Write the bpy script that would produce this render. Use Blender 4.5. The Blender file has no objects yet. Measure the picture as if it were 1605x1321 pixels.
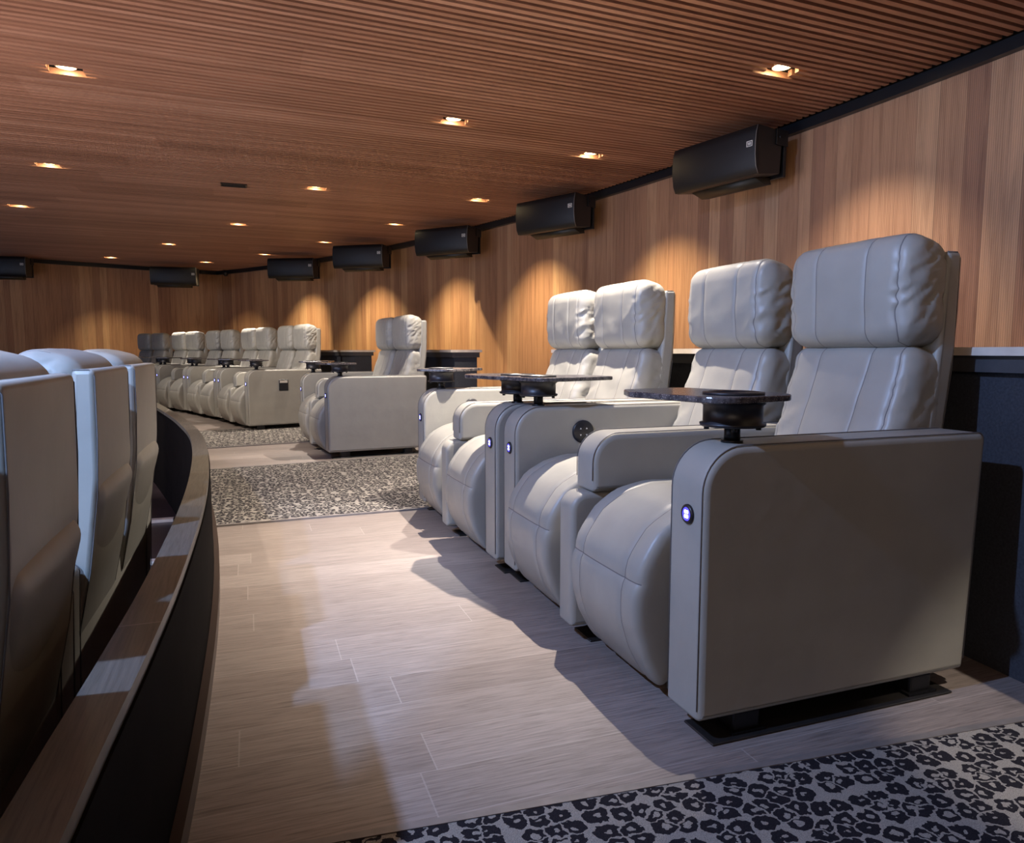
import bpy, bmesh, math, random
from mathutils import Vector, Matrix, noise
C = bpy.context.scene.collection
random.seed(7)
PI = math.pi

# ------------------------------------------------------------------ camera, world, exposure
FPX = 1121.0
cd = bpy.data.cameras.new('camera'); cam = bpy.data.objects.new('camera', cd); C.objects.link(cam)
cd.sensor_width = 36.0; cd.lens = 36.0 * FPX / 1605.0; cd.clip_start = 0.02; cd.clip_end = 100
cam.location = (0, 0, 0.85)
cam.rotation_euler = (math.radians(90 - 5.63), 0, math.radians(-20.11))
bpy.context.scene.camera = cam
sc = bpy.context.scene
sc.view_settings.view_transform = 'Standard'; sc.view_settings.look = 'None'
sc.view_settings.gamma = 1.0; sc.view_settings.use_curve_mapping = False
sc.view_settings.exposure = 0.18
w = bpy.data.worlds.new('world'); sc.world = w; w.use_nodes = True
w.node_tree.nodes['Background'].inputs[0].default_value = (0.55, 0.5, 0.6, 1)
w.node_tree.nodes['Background'].inputs[1].default_value = 0.0

def lamp(name, kind, loc, energy, color, target=None, size=0.05, cone=60, blend=0.3):
    l = bpy.data.lights.new(name, kind); o = bpy.data.objects.new(name, l); C.objects.link(o)
    l.energy = energy; l.color = color; o.location = loc
    if kind == 'SPOT':
        l.spot_size = math.radians(cone); l.spot_blend = blend; l.shadow_soft_size = size
    elif kind == 'AREA':
        l.size = size
    else:
        l.shadow_soft_size = size
    if target is not None:
        o.rotation_euler = (Vector(target) - Vector(loc)).to_track_quat('-Z', 'Y').to_euler()
    return o
WARM = (1.0, 0.78, 0.42); WARM2 = (1.0, 0.88, 0.76); BLUE = (0.42, 0.60, 1.0)
# screen glow and cool ceiling lamp at the left, plus added unseen fill lights
lamp('cool_key', 'SPOT', (-1.5, 1.18, 2.5), 330, (0.36, 0.54, 1.0), (0.5, 2.0, 0.3), 0.025, 115, 0.5)
lamp('cool_side', 'SPOT', (-1.25, -0.3, 2.4), 420, (0.34, 0.56, 1.0), (-0.55, 1.75, 0.45), 0.03, 33, 0.3)  # added blue spot, brightens the near sides of the lower-row seats
o = lamp('screen_glow', 'AREA', (-10.4, 2.0, 1.15), 260, (0.40, 0.58, 1.0), (1.0, 3.0, 1.15), 7.0); o.data.shape = 'RECTANGLE'; o.data.size_y = 2.4
lamp('hall_bounce', 'AREA', (-3.4, 3.0, -0.22), 420, (1.0, 0.90, 0.92), (-3.2, 3.2, 2.6), 3.2)  # added up-light standing in for bounce, brightens the slatted ceiling
lamp('room_fill', 'AREA', (-2.5, -3.0, 2.45), 48, (1.0, 0.80, 0.62), (0.5, 2.5, 0.6), 2.2)  # added warm fill from behind the camera, lifts the nearest side panel
# warm downlights: position, power, cone, warm or neutral
DOWN = [  # x, y, power, cone, tint, tilt target (dx, dy)
    (-1.30, 3.0, 110, 46, 1, (0.72, 0.0)), (-1.02, 5.37, 240, 62, 1, (0.60, 1.25)), (-1.73, 8.09, 130, 84, 1, (0.7, 0.5)), (-2.57, 10.42, 120, 84, 1, (0.6, 0.5)),
    (1.42, 2.97, 760, 84, 1, (-0.12, 0.03)), (1.54, 5.51, 400, 78, 1, (-0.22, -0.35)), (0.75, 8.21, 330, 75, 1, (-0.28, -0.4)), (-0.08, 10.87, 650, 36, 1, (0.10, -0.50)),
    (-1.18, 13.25, 650, 36, 1, (0.20, -0.55)), (-2.39, 15.51, 160, 84, 0, (0, 0.35)),
    (3.30, 1.75, 130, 84, 2, (0.45, 0.0)), (3.21, 3.83, 170, 84, 2, (0.45, 0)), (2.96, 6.02, 377, 84, 0, (0.4, 0.05)), (2.59, 8.17, 468, 84, 0, (0.4, 0.1)),
    (1.98, 10.11, 468, 84, 0, (0.4, 0.1)), (1.22, 12.14, 468, 84, 0, (0.4, 0.2)), (0.33, 14.03, 442, 84, 0, (0.35, 0.25)), (-0.74, 15.63, 200, 84, 0, (0.1, 0.35)),
    (1.80, -0.1, 170, 24, 1, (-0.02, 0.49)), (3.3, -0.4, 60, 80, 0, (0.45, 0)),
]

# ------------------------------------------------------------------ materials
def mat(name):
    m = bpy.data.materials.new(name); m.use_nodes = True
    nt = m.node_tree; b = nt.nodes['Principled BSDF']
    return m, nt, b
def nd(nt, t, **kw):
    n = nt.nodes.new(t)
    for k, v in kw.items(): setattr(n, k, v)
    return n
def lk(nt, a, b): nt.links.new(a, b)
def ramp(nt, fac, stops, interp='LINEAR'):
    r = nd(nt, 'ShaderNodeValToRGB'); r.color_ramp.interpolation = interp
    e = r.color_ramp.elements
    while len(e) < len(stops): e.new(0.5)
    for el, (p, c) in zip(e, stops): el.position = p; el.color = (c[0], c[1], c[2], 1)
    lk(nt, fac, r.inputs[0]); return r.outputs[0]
def mth(nt, op, a, b=None, c=None):
    n = nd(nt, 'ShaderNodeMath', operation=op)
    for i, v in enumerate((a, b, c)):
        if v is None: continue
        if isinstance(v, (int, float)): n.inputs[i].default_value = v
        else: lk(nt, v, n.inputs[i])
    return n.outputs[0]
def mixc(nt, f, a, b, mode='MIX'):
    n = nd(nt, 'ShaderNodeMix', data_type='RGBA', blend_type=mode)
    for i, v in ((0, f), (6, a), (7, b)):
        if isinstance(v, (int, float)): n.inputs[i].default_value = v
        elif isinstance(v, tuple): n.inputs[i].default_value = (v[0], v[1], v[2], 1)
        else: lk(nt, v, n.inputs[i])
    return n.outputs[2]
def bump(nt, b, h, strength=0.3, dist=0.002):
    n = nd(nt, 'ShaderNodeBump'); n.inputs['Strength'].default_value = strength; n.inputs['Distance'].default_value = dist
    lk(nt, h, n.inputs['Height']); lk(nt, n.outputs[0], b.inputs['Normal'])
def plain(name, col, rough=0.5, metal=0.0, noise_amt=0.0, scale=60, bstr=0.0, spec=None):
    m, nt, b = mat(name)
    b.inputs['Base Color'].default_value = (*col, 1); b.inputs['Roughness'].default_value = rough; b.inputs['Metallic'].default_value = metal
    if spec is not None: b.inputs['Specular IOR Level'].default_value = spec
    tc = nd(nt, 'ShaderNodeTexCoord'); n = nd(nt, 'ShaderNodeTexNoise'); n.inputs['Scale'].default_value = scale; n.inputs['Detail'].default_value = 3
    lk(nt, tc.outputs['Object'], n.inputs['Vector'])
    if noise_amt > 0:
        lo = tuple(c * (1 - noise_amt) for c in col); hi = tuple(min(1, c * (1 + noise_amt)) for c in col)
        lk(nt, ramp(nt, n.outputs[0], [(0.3, lo), (0.7, hi)]), b.inputs['Base Color'])
    if bstr > 0: bump(nt, b, n.outputs[0], bstr, 0.001)
    return m
def uvnode(nt):
    u = nd(nt, 'ShaderNodeUVMap'); u.uv_map = 'UVMap'; s = nd(nt, 'ShaderNodeSeparateXYZ'); lk(nt, u.outputs[0], s.inputs[0]); return u, s

M = {}
M['leather'] = plain('grey_leather', (0.315, 0.305, 0.272), 0.42, 0, 0.05, 9, 0)
nt = M['leather'].node_tree; b = nt.nodes['Principled BSDF']
tc = nd(nt, 'ShaderNodeTexCoord'); v = nd(nt, 'ShaderNodeTexVoronoi'); v.inputs['Scale'].default_value = 700; lk(nt, tc.outputs['Object'], v.inputs['Vector'])
n2 = nd(nt, 'ShaderNodeTexNoise'); n2.inputs['Scale'].default_value = 14; n2.inputs['Detail'].default_value = 4; n2.inputs['Distortion'].default_value = 0.6; lk(nt, tc.outputs['Object'], n2.inputs['Vector'])
h = mth(nt, 'ADD', mth(nt, 'MULTIPLY', v.outputs['Distance'], 0.05), mth(nt, 'MULTIPLY', n2.outputs[0], 1.2)); bump(nt, b, h, 0.22, 0.004)
M['stitch'] = plain('dark_stitching', (0.13, 0.12, 0.12), 0.7)
M['black_steel'] = plain('black_steel', (0.012, 0.012, 0.014), 0.38, 0.4, 0.2, 40)
M['black_plastic'] = plain('black_plastic', (0.014, 0.014, 0.018), 0.4, 0, 0.2, 50, 0.1)
M['black_cloth'] = plain('black_cloth', (0.012, 0.011, 0.011), 0.9, 0, 0.3, 300, 0.3)
M['chrome'] = plain('brushed_steel', (0.55, 0.5, 0.42), 0.28, 1.0)
M['grille'] = plain('speaker_grille', (0.010, 0.010, 0.012), 0.5, 0.1, 0.3, 800, 0.5)
M['cabinet'] = plain('speaker_cabinet', (0.016, 0.014, 0.014), 0.45, 0, 0.2, 200, 0.3)
M['white_print'] = plain('white_print', (0.75, 0.74, 0.72), 0.5)
M['wedge'] = plain('olive_black_metal', (0.02, 0.018, 0.012), 0.5)
M['trim_black'] = plain('black_trim_paint', (0.006, 0.009, 0.013), 0.35)
M['ledge_top'] = plain('pale_ledge_laminate', (0.62, 0.55, 0.47), 0.4, 0, 0.08, 20)
M['ledge_fascia'] = plain('dark_fascia_board', (0.05, 0.05, 0.055), 0.5, 0, 0.1, 30)
M['felt'] = plain('charcoal_felt', (0.030, 0.033, 0.042), 0.95, 0, 0.25, 160, 0.5)
M['parapet_face'] = plain('dark_brown_paint', (0.006, 0.005, 0.005), 0.85, 0, 0.2, 12, 0.1, 0.05)
M['alu'] = plain('grey_floor_trim', (0.22, 0.20, 0.19), 0.45, 0.3, 0.1, 30)
M['plate'] = plain('dark_floor_plate', (0.018, 0.016, 0.015), 0.5, 0.2, 0.2, 30)
M['base_trim'] = plain('brown_base_trim', (0.05, 0.035, 0.03), 0.35, 0.2)
M['can'] = plain('lamp_reflector', (0.8, 0.62, 0.42), 0.4)
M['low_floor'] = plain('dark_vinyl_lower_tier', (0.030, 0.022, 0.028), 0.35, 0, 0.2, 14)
M['far_wall'] = plain('dark_fabric_wall', (0.03, 0.025, 0.025), 0.9, 0, 0.2, 20)
M['card'] = plain('cream_card', (0.6, 0.56, 0.5), 0.6)
m, nt, b = mat('lit_blue'); b.inputs['Base Color'].default_value = (0.02, 0.02, 0.2, 1); b.inputs['Emission Color'].default_value = (0.05, 0.04, 1.0, 1); b.inputs['Emission Strength'].default_value = 3.0; M['lit_blue'] = m
m, nt, b = mat('lit_white_blue'); b.inputs['Base Color'].default_value = (0.5, 0.5, 0.9, 1); b.inputs['Emission Color'].default_value = (0.6, 0.65, 1.0, 1); b.inputs['Emission Strength'].default_value = 3.5; M['lit_white'] = m
m, nt, b = mat('lamp_lens'); b.inputs['Emission Color'].default_value = (1.0, 0.75, 0.42, 1); b.inputs['Emission Strength'].default_value = 30.0; M['lens'] = m

# granite for the tray tops
m, nt, b = mat('speckled_granite'); tc = nd(nt, 'ShaderNodeTexCoord')
v = nd(nt, 'ShaderNodeTexVoronoi'); v.inputs['Scale'].default_value = 260; lk(nt, tc.outputs['Object'], v.inputs['Vector'])
n = nd(nt, 'ShaderNodeTexNoise'); n.inputs['Scale'].default_value = 60; lk(nt, tc.outputs['Object'], n.inputs['Vector'])
base = ramp(nt, n.outputs[0], [(0.35, (0.035, 0.032, 0.038)), (0.7, (0.13, 0.115, 0.115))])
spk = mth(nt, 'LESS_THAN', v.outputs['Distance'], 0.16)
lk(nt, mixc(nt, spk, base, (0.55, 0.52, 0.5)), b.inputs['Base Color']); b.inputs['Roughness'].default_value = 0.22; M['granite'] = m

# fluted wood wall: UV u = metres along the wall, v = metres up
m, nt, b = mat('fluted_timber_wall'); u, s = uvnode(nt)
U = s.outputs[0]; V = s.outputs[1]
pn = nd(nt, 'ShaderNodeTexNoise', noise_dimensions='1D'); pn.inputs['Scale'].default_value = 0.9; lk(nt, U, pn.inputs['W'])
uw = mth(nt, 'ADD', U, mth(nt, 'MULTIPLY', pn.outputs[0], 0.6))
cell = mth(nt, 'FLOOR', mth(nt, 'DIVIDE', uw, 0.15))
wn = nd(nt, 'ShaderNodeTexWhiteNoise', noise_dimensions='1D'); lk(nt, cell, wn.inputs['W'])
cb = nd(nt, 'ShaderNodeCombineXYZ'); lk(nt, mth(nt, 'MULTIPLY', U, 22), cb.inputs[0]); lk(nt, mth(nt, 'MULTIPLY', V, 1.1), cb.inputs[1]); lk(nt, mth(nt, 'MULTIPLY', wn.outputs['Value'], 40), cb.inputs[2])
gn = nd(nt, 'ShaderNodeTexNoise'); gn.inputs['Scale'].default_value = 1.0; gn.inputs['Detail'].default_value = 6; gn.inputs['Roughness'].default_value = 0.62; gn.inputs['Distortion'].default_value = 0.8; lk(nt, cb.outputs[0], gn.inputs['Vector'])
tone = ramp(nt, wn.outputs['Value'], [(0.0, (0.31, 0.165, 0.102)), (0.35, (0.38, 0.208, 0.122)), (0.7, (0.44, 0.255, 0.150)), (1.0, (0.50, 0.31, 0.185))])
grain = ramp(nt, gn.outputs[0], [(0.28, (0.66, 0.60, 0.58)), (0.5, (0.95, 0.95, 0.95)), (0.75, (1.15, 1.12, 1.1))])
col = mixc(nt, 1.0, tone, grain, 'MULTIPLY')
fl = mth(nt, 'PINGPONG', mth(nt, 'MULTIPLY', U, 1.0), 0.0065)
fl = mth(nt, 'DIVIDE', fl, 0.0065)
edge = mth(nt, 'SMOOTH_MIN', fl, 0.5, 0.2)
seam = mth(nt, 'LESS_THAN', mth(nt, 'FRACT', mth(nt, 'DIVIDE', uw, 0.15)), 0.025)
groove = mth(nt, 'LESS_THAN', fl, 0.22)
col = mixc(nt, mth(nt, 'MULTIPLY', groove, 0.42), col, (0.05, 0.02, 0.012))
col = mixc(nt, mth(nt, 'MULTIPLY', seam, 0.5), col, (0.06, 0.025, 0.015))
lk(nt, col, b.inputs['Base Color']); b.inputs['Roughness'].default_value = 0.5; bump(nt, b, edge, 0.5, 0.003); M['wall'] = m

# ceiling slats (world coordinates)
m, nt, b = mat('ceiling_slat_timber'); g = nd(nt, 'ShaderNodeNewGeometry'); s = nd(nt, 'ShaderNodeSeparateXYZ'); lk(nt, g.outputs['Position'], s.inputs[0])
row = mth(nt, 'FLOOR', mth(nt, 'DIVIDE', mth(nt, 'SUBTRACT', s.outputs[1], mth(nt, 'MULTIPLY', s.outputs[0], 0.05004)), 0.0625))
wr = nd(nt, 'ShaderNodeTexWhiteNoise', noise_dimensions='1D'); lk(nt, row, wr.inputs['W'])
seg = mth(nt, 'FLOOR', mth(nt, 'DIVIDE', mth(nt, 'ADD', s.outputs[0], mth(nt, 'MULTIPLY', mth(nt, 'FLOOR', mth(nt, 'DIVIDE', row, 6.0)), 1.37)), 2.4))
cb = nd(nt, 'ShaderNodeCombineXYZ'); lk(nt, seg, cb.inputs[0]); lk(nt, mth(nt, 'FLOOR', mth(nt, 'DIVIDE', row, 6.0)), cb.inputs[1])
ws = nd(nt, 'ShaderNodeTexWhiteNoise', noise_dimensions='2D'); lk(nt, cb.outputs[0], ws.inputs['Vector'])
f = mth(nt, 'ADD', mth(nt, 'MULTIPLY', wr.outputs['Value'], 0.6), mth(nt, 'MULTIPLY', ws.outputs['Value'], 0.4))
col = ramp(nt, f, [(0.1, (0.27, 0.128, 0.078)), (0.5, (0.35, 0.172, 0.108)), (0.9, (0.44, 0.235, 0.155))])
cb2 = nd(nt, 'ShaderNodeCombineXYZ'); lk(nt, mth(nt, 'MULTIPLY', s.outputs[0], 2.0), cb2.inputs[0]); lk(nt, mth(nt, 'MULTIPLY', mth(nt, 'SUBTRACT', s.outputs[1], mth(nt, 'MULTIPLY', s.outputs[0], 0.05004)), 60.0), cb2.inputs[1]); lk(nt, mth(nt, 'MULTIPLY', s.outputs[2], 60.0), cb2.inputs[2])
gn = nd(nt, 'ShaderNodeTexNoise'); gn.inputs['Scale'].default_value = 1; gn.inputs['Detail'].default_value = 4; lk(nt, cb2.outputs[0], gn.inputs['Vector'])
col = mixc(nt, 1.0, col, ramp(nt, gn.outputs[0], [(0.3, (0.75, 0.72, 0.7)), (0.7, (1.1, 1.08, 1.05))]), 'MULTIPLY')
lk(nt, col, b.inputs['Base Color']); b.inputs['Roughness'].default_value = 0.42; M['slat'] = m
M['void'] = plain('ceiling_void_black', (0.012, 0.007, 0.005), 0.9)

# plank floor (world coordinates), boards run along X
def plank_mat(name, tones, width=0.15, length=1.25, rough=0.42, along=0):
    m, nt, b = mat(name); g = nd(nt, 'ShaderNodeNewGeometry'); s = nd(nt, 'ShaderNodeSeparateXYZ'); lk(nt, g.outputs['Position'], s.inputs[0])
    X = s.outputs[along]; Y = s.outputs[1 - along]
    r = mth(nt, 'DIVIDE', Y, width); row = mth(nt, 'FLOOR', r)
    wr = nd(nt, 'ShaderNodeTexWhiteNoise', noise_dimensions='1D'); lk(nt, row, wr.inputs['W'])
    c = mth(nt, 'ADD', mth(nt, 'DIVIDE', X, length), mth(nt, 'MULTIPLY', wr.outputs['Value'], 7.3)); ci = mth(nt, 'FLOOR', c)
    cb = nd(nt, 'ShaderNodeCombineXYZ'); lk(nt, ci, cb.inputs[0]); lk(nt, row, cb.inputs[1])
    wc = nd(nt, 'ShaderNodeTexWhiteNoise', noise_dimensions='2D'); lk(nt, cb.outputs[0], wc.inputs['Vector'])
    col = ramp(nt, wc.outputs['Value'], [(0.0, tones[0]), (0.5, tones[1]), (1.0, tones[2])])
    cb2 = nd(nt, 'ShaderNodeCombineXYZ'); lk(nt, mth(nt, 'MULTIPLY', X, 9.0), cb2.inputs[0]); lk(nt, mth(nt, 'MULTIPLY', Y, 190.0), cb2.inputs[1]); lk(nt, mth(nt, 'MULTIPLY', wc.outputs['Value'], 30), cb2.inputs[2])
    gn = nd(nt, 'ShaderNodeTexNoise'); gn.inputs['Scale'].default_value = 1; gn.inputs['Detail'].default_value = 5; gn.inputs['Roughness'].default_value = 0.65; gn.inputs['Distortion'].default_value = 0.4; lk(nt, cb2.outputs[0], gn.inputs['Vector'])
    col = mixc(nt, 1.0, col, ramp(nt, gn.outputs[0], [(0.28, (0.55, 0.53, 0.52)), (0.5, (1, 1, 1)), (0.72, (1.35, 1.32, 1.3))]), 'MULTIPLY')
    e1 = mth(nt, 'LESS_THAN', mth(nt, 'FRACT', r), 0.014); e2 = mth(nt, 'LESS_THAN', mth(nt, 'FRACT', c), 0.0025)
    col = mixc(nt, mth(nt, 'MULTIPLY', e1, 0.5), col, (0.42, 0.38, 0.35))
    col = mixc(nt, mth(nt, 'MULTIPLY', e2, 0.45), col, (0.40, 0.36, 0.33))
    lk(nt, col, b.inputs['Base Color']); b.inputs['Roughness'].default_value = rough; bump(nt, b, gn.outputs[0], 0.15, 0.001)
    return m
M['plank'] = plank_mat('grey_brown_vinyl_planks', [(0.205, 0.170, 0.152), (0.235, 0.198, 0.178), (0.27, 0.230, 0.208)])
M['cap'] = plank_mat('grey_wood_parapet_cap', [(0.085, 0.078, 0.062), (0.105, 0.096, 0.078), (0.125, 0.114, 0.094)], 0.6, 1.6, 0.4, 1)

# leopard carpet
m, nt, b = mat('leopard_spot_carpet'); g = nd(nt, 'ShaderNodeNewGeometry'); 
dn = nd(nt, 'ShaderNodeTexNoise'); dn.inputs['Scale'].default_value = 60; dn.inputs['Detail'].default_value = 2; lk(nt, g.outputs['Position'], dn.inputs['Vector'])
sub = nd(nt, 'ShaderNodeVectorMath', operation='SUBTRACT'); lk(nt, dn.outputs['Color'], sub.inputs[0]); sub.inputs[1].default_value = (0.5, 0.5, 0.5)
scl = nd(nt, 'ShaderNodeVectorMath', operation='SCALE'); lk(nt, sub.outputs[0], scl.inputs[0]); scl.inputs['Scale'].default_value = 0.026
add = nd(nt, 'ShaderNodeVectorMath', operation='ADD'); lk(nt, g.outputs['Position'], add.inputs[0]); lk(nt, scl.outputs[0], add.inputs[1])
mp = nd(nt, 'ShaderNodeMapping'); mp.inputs['Scale'].default_value = (22, 27, 0); lk(nt, add.outputs[0], mp.inputs['Vector'])
v1 = nd(nt, 'ShaderNodeTexVoronoi', voronoi_dimensions='2D', feature='DISTANCE_TO_EDGE'); v2 = nd(nt, 'ShaderNodeTexVoronoi', voronoi_dimensions='2D', feature='F1')
for q in (v1, v2): q.inputs['Scale'].default_value = 1.0; q.inputs['Randomness'].default_value = 0.85; lk(nt, mp.outputs[0], q.inputs['Vector'])
sv = nd(nt, 'ShaderNodeSeparateColor'); lk(nt, v2.outputs['Color'], sv.inputs[0])
a = mth(nt, 'MULTIPLY', mth(nt, 'GREATER_THAN', v1.outputs['Distance'], 0.06), mth(nt, 'LESS_THAN', v2.outputs['Distance'], mth(nt, 'ADD', mth(nt, 'MULTIPLY', sv.outputs[1], 0.14), 0.46)))
c2 = mth(nt, 'GREATER_THAN', v2.outputs['Distance'], mth(nt, 'ADD', mth(nt, 'MULTIPLY', sv.outputs[0], 0.12), 0.09))
dark = mth(nt, 'MULTIPLY', a, c2)
fn = nd(nt, 'ShaderNodeTexNoise'); fn.inputs['Scale'].default_value = 600; fn.inputs['Detail'].default_value = 2; lk(nt, g.outputs['Position'], fn.inputs['Vector'])
bg = ramp(nt, fn.outputs[0], [(0.3, (0.18, 0.165, 0.145)), (0.7, (0.40, 0.37, 0.33))])
dk = ramp(nt, fn.outputs[0], [(0.3, (0.008, 0.0075, 0.010)), (0.7, (0.030, 0.027, 0.033))])
lk(nt, mixc(nt, dark, bg, dk), b.inputs['Base Color']); b.inputs['Roughness'].default_value = 0.95; b.inputs['Specular IOR Level'].default_value = 0.1
bump(nt, b, fn.outputs[0], 0.8, 0.003); M['carpet'] = m

# ------------------------------------------------------------------ mesh helpers
def link(name, bm, mats, parent=None, smooth=False):
    me = bpy.data.meshes.new(name); bm.normal_update(); bm.to_mesh(me); bm.free()
    for x in (mats if isinstance(mats, (list, tuple)) else [mats]): me.materials.append(x)
    if smooth:
        for p in me.polygons: p.use_smooth = True
    o = bpy.data.objects.new(name, me); C.objects.link(o)
    if parent is not None: o.parent = parent
    return o
def tag(o, label, cat, group=None):
    o['label'] = label; o['category'] = cat
    if group: o['group'] = group
    return o
def struct(o): o['kind'] = 'structure'; return o
def empty(name, loc=(0, 0, 0), rz=0):
    o = bpy.data.objects.new(name, None); C.objects.link(o); o.location = loc; o.rotation_euler = (0, 0, rz); o.empty_display_size = 0.1; return o
def copy_tree(o, parent=None):
    c = o.copy(); C.objects.link(c); c.parent = parent
    for ch in list(o.children): copy_tree(ch, c)
    return c
def add_box(bm, x0, x1, y0, y1, z0, z1, bev=0.0, seg=2, mi=0):
    n0 = len(bm.faces)
    vs = [bm.verts.new((x, y, z)) for x in (x0, x1) for y in (y0, y1) for z in (z0, z1)]
    fs = [bm.faces.new([vs[i] for i in q]) for q in ((0, 1, 3, 2), (4, 6, 7, 5), (0, 4, 5, 1), (2, 3, 7, 6), (0, 2, 6, 4), (1, 5, 7, 3))]
    for f in fs: f.material_index = mi
    if bev > 0:
        es = list({e for f in fs for e in f.edges})
        bmesh.ops.bevel(bm, geom=es, offset=bev, segments=seg, profile=0.5, affect='EDGES')
    return fs
def box(name, dims, mats, parent=None, bev=0.0, seg=2, smooth=False):
    bm = bmesh.new(); add_box(bm, *dims, bev=bev, seg=seg); return link(name, bm, mats, parent, smooth)
def add_cyl(bm, p0, p1, r, seg=24, r2=None, mi=0):
    p0 = Vector(p0); p1 = Vector(p1); d = p1 - p0; q = d.to_track_quat('Z', 'Y')
    r2 = r if r2 is None else r2; A = []; B = []
    for i in range(seg):
        a = 2 * PI * i / seg; v = Vector((math.cos(a), math.sin(a), 0))
        A.append(bm.verts.new(p0 + q @ (v * r))); B.append(bm.verts.new(p1 + q @ (v * r2)))
    for i in range(seg):
        j = (i + 1) % seg; f = bm.faces.new((A[i], A[j], B[j], B[i])); f.smooth = True; f.material_index = mi
    bm.faces.new(A[::-1]).material_index = mi; bm.faces.new(B).material_index = mi
def add_lathe(bm, c, prof, seg=32, axis='Z'):
    rings = []
    for (r, h) in prof:
        ring = []
        for i in range(seg):
            a = 2 * PI * i / seg
            if axis == 'Z': p = (c[0] + r * math.cos(a), c[1] + r * math.sin(a), c[2] + h)
            elif axis == 'X': p = (c[0] + h, c[1] + r * math.cos(a), c[2] + r * math.sin(a))
            else: p = (c[0] + r * math.cos(a), c[1] + h, c[2] + r * math.sin(a))
            ring.append(bm.verts.new(p))
        rings.append(ring)
    for a, b2 in zip(rings, rings[1:]):
        for i in range(seg):
            j = (i + 1) % seg; f = bm.faces.new((a[i], a[j], b2[j], b2[i])); f.smooth = True
    bm.faces.new(rings[0][::-1]); bm.faces.new(rings[-1])
    bmesh.ops.recalc_face_normals(bm, faces=bm.faces[:])
def add_tube(bm, pts, r, seg=8):
    pts = [Vector(p) for p in pts]; rings = []
    for i, p in enumerate(pts):
        d = (pts[min(i + 1, len(pts) - 1)] - pts[max(i - 1, 0)]).normalized()
        s = d.cross(Vector((0, 1, 0)));
        if s.length < 0.1: s = d.cross(Vector((0, 0, 1)))
        s.normalize(); t = d.cross(s)
        rings.append([bm.verts.new(p + (s * math.cos(2 * PI * k / seg) + t * math.sin(2 * PI * k / seg)) * r) for k in range(seg)])
    for a, b2 in zip(rings, rings[1:]):
        for i in range(seg):
            j = (i + 1) % seg; f = bm.faces.new((a[i], a[j], b2[j], b2[i])); f.smooth = True
    bm.faces.new(rings[0][::-1]); bm.faces.new(rings[-1])
def round_poly(pts, rad, seg=8):
    """2D polygon with rounded corners; rad is one radius per corner"""
    out = []; n = len(pts)
    for i in range(n):
        p = Vector(pts[i]); a = Vector(pts[i - 1]); b2 = Vector(pts[(i + 1) % n]); r = rad[i]
        if r <= 0: out.append(p); continue
        da = (a - p).normalized(); db = (b2 - p).normalized()
        half = math.acos(max(-1, min(1, da.dot(db)))) / 2; t = r / math.tan(half)
        cc = p + (da + db).normalized() * (r / math.sin(half))
        s = p + da * t - cc; e = p + db * t - cc
        a0 = math.atan2(s.y, s.x); a1 = math.atan2(e.y, e.x); dd = (a1 - a0 + PI) % (2 * PI) - PI
        for k in range(seg + 1): out.append(cc + Vector((math.cos(a0 + dd * k / seg), math.sin(a0 + dd * k / seg))) * r)
    return out
def prism_xz(bm, poly, y0, y1, bev=0.0, seg=3):
    """polygon in the XZ plane extruded along Y, rims bevelled"""
    A = [bm.verts.new((p[0], y0, p[1])) for p in poly]; B = [bm.verts.new((p[0], y1, p[1])) for p in poly]
    fa = bm.faces.new(A); fb = bm.faces.new(B[::-1]); n = len(A); fs = []
    for i in range(n):
        j = (i + 1) % n; fs.append(bm.faces.new((A[j], A[i], B[i], B[j])))
    bmesh.ops.recalc_face_normals(bm, faces=[fa, fb] + fs)
    for f in fs: f.smooth = True
    if bev > 0:
        r = bmesh.ops.bevel(bm, geom=list(fa.edges) + list(fb.edges), offset=bev, segments=seg, profile=0.5, affect='EDGES')
        for f in r['faces']: f.smooth = True
def prism_xy(bm, poly, z0, z1, bev=0.0, seg=2):
    A = [bm.verts.new((p[0], p[1], z0)) for p in poly]; B = [bm.verts.new((p[0], p[1], z1)) for p in poly]
    fa = bm.faces.new(A); fb = bm.faces.new(B[::-1]); n = len(A); fs = []
    for i in range(n):
        j = (i + 1) % n; fs.append(bm.faces.new((A[j], A[i], B[i], B[j])))
    bmesh.ops.recalc_face_normals(bm, faces=[fa, fb] + fs)
    if bev > 0: bmesh.ops.bevel(bm, geom=list(fa.edges) + list(fb.edges), offset=bev, segments=seg, profile=0.5, affect='EDGES')

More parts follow.
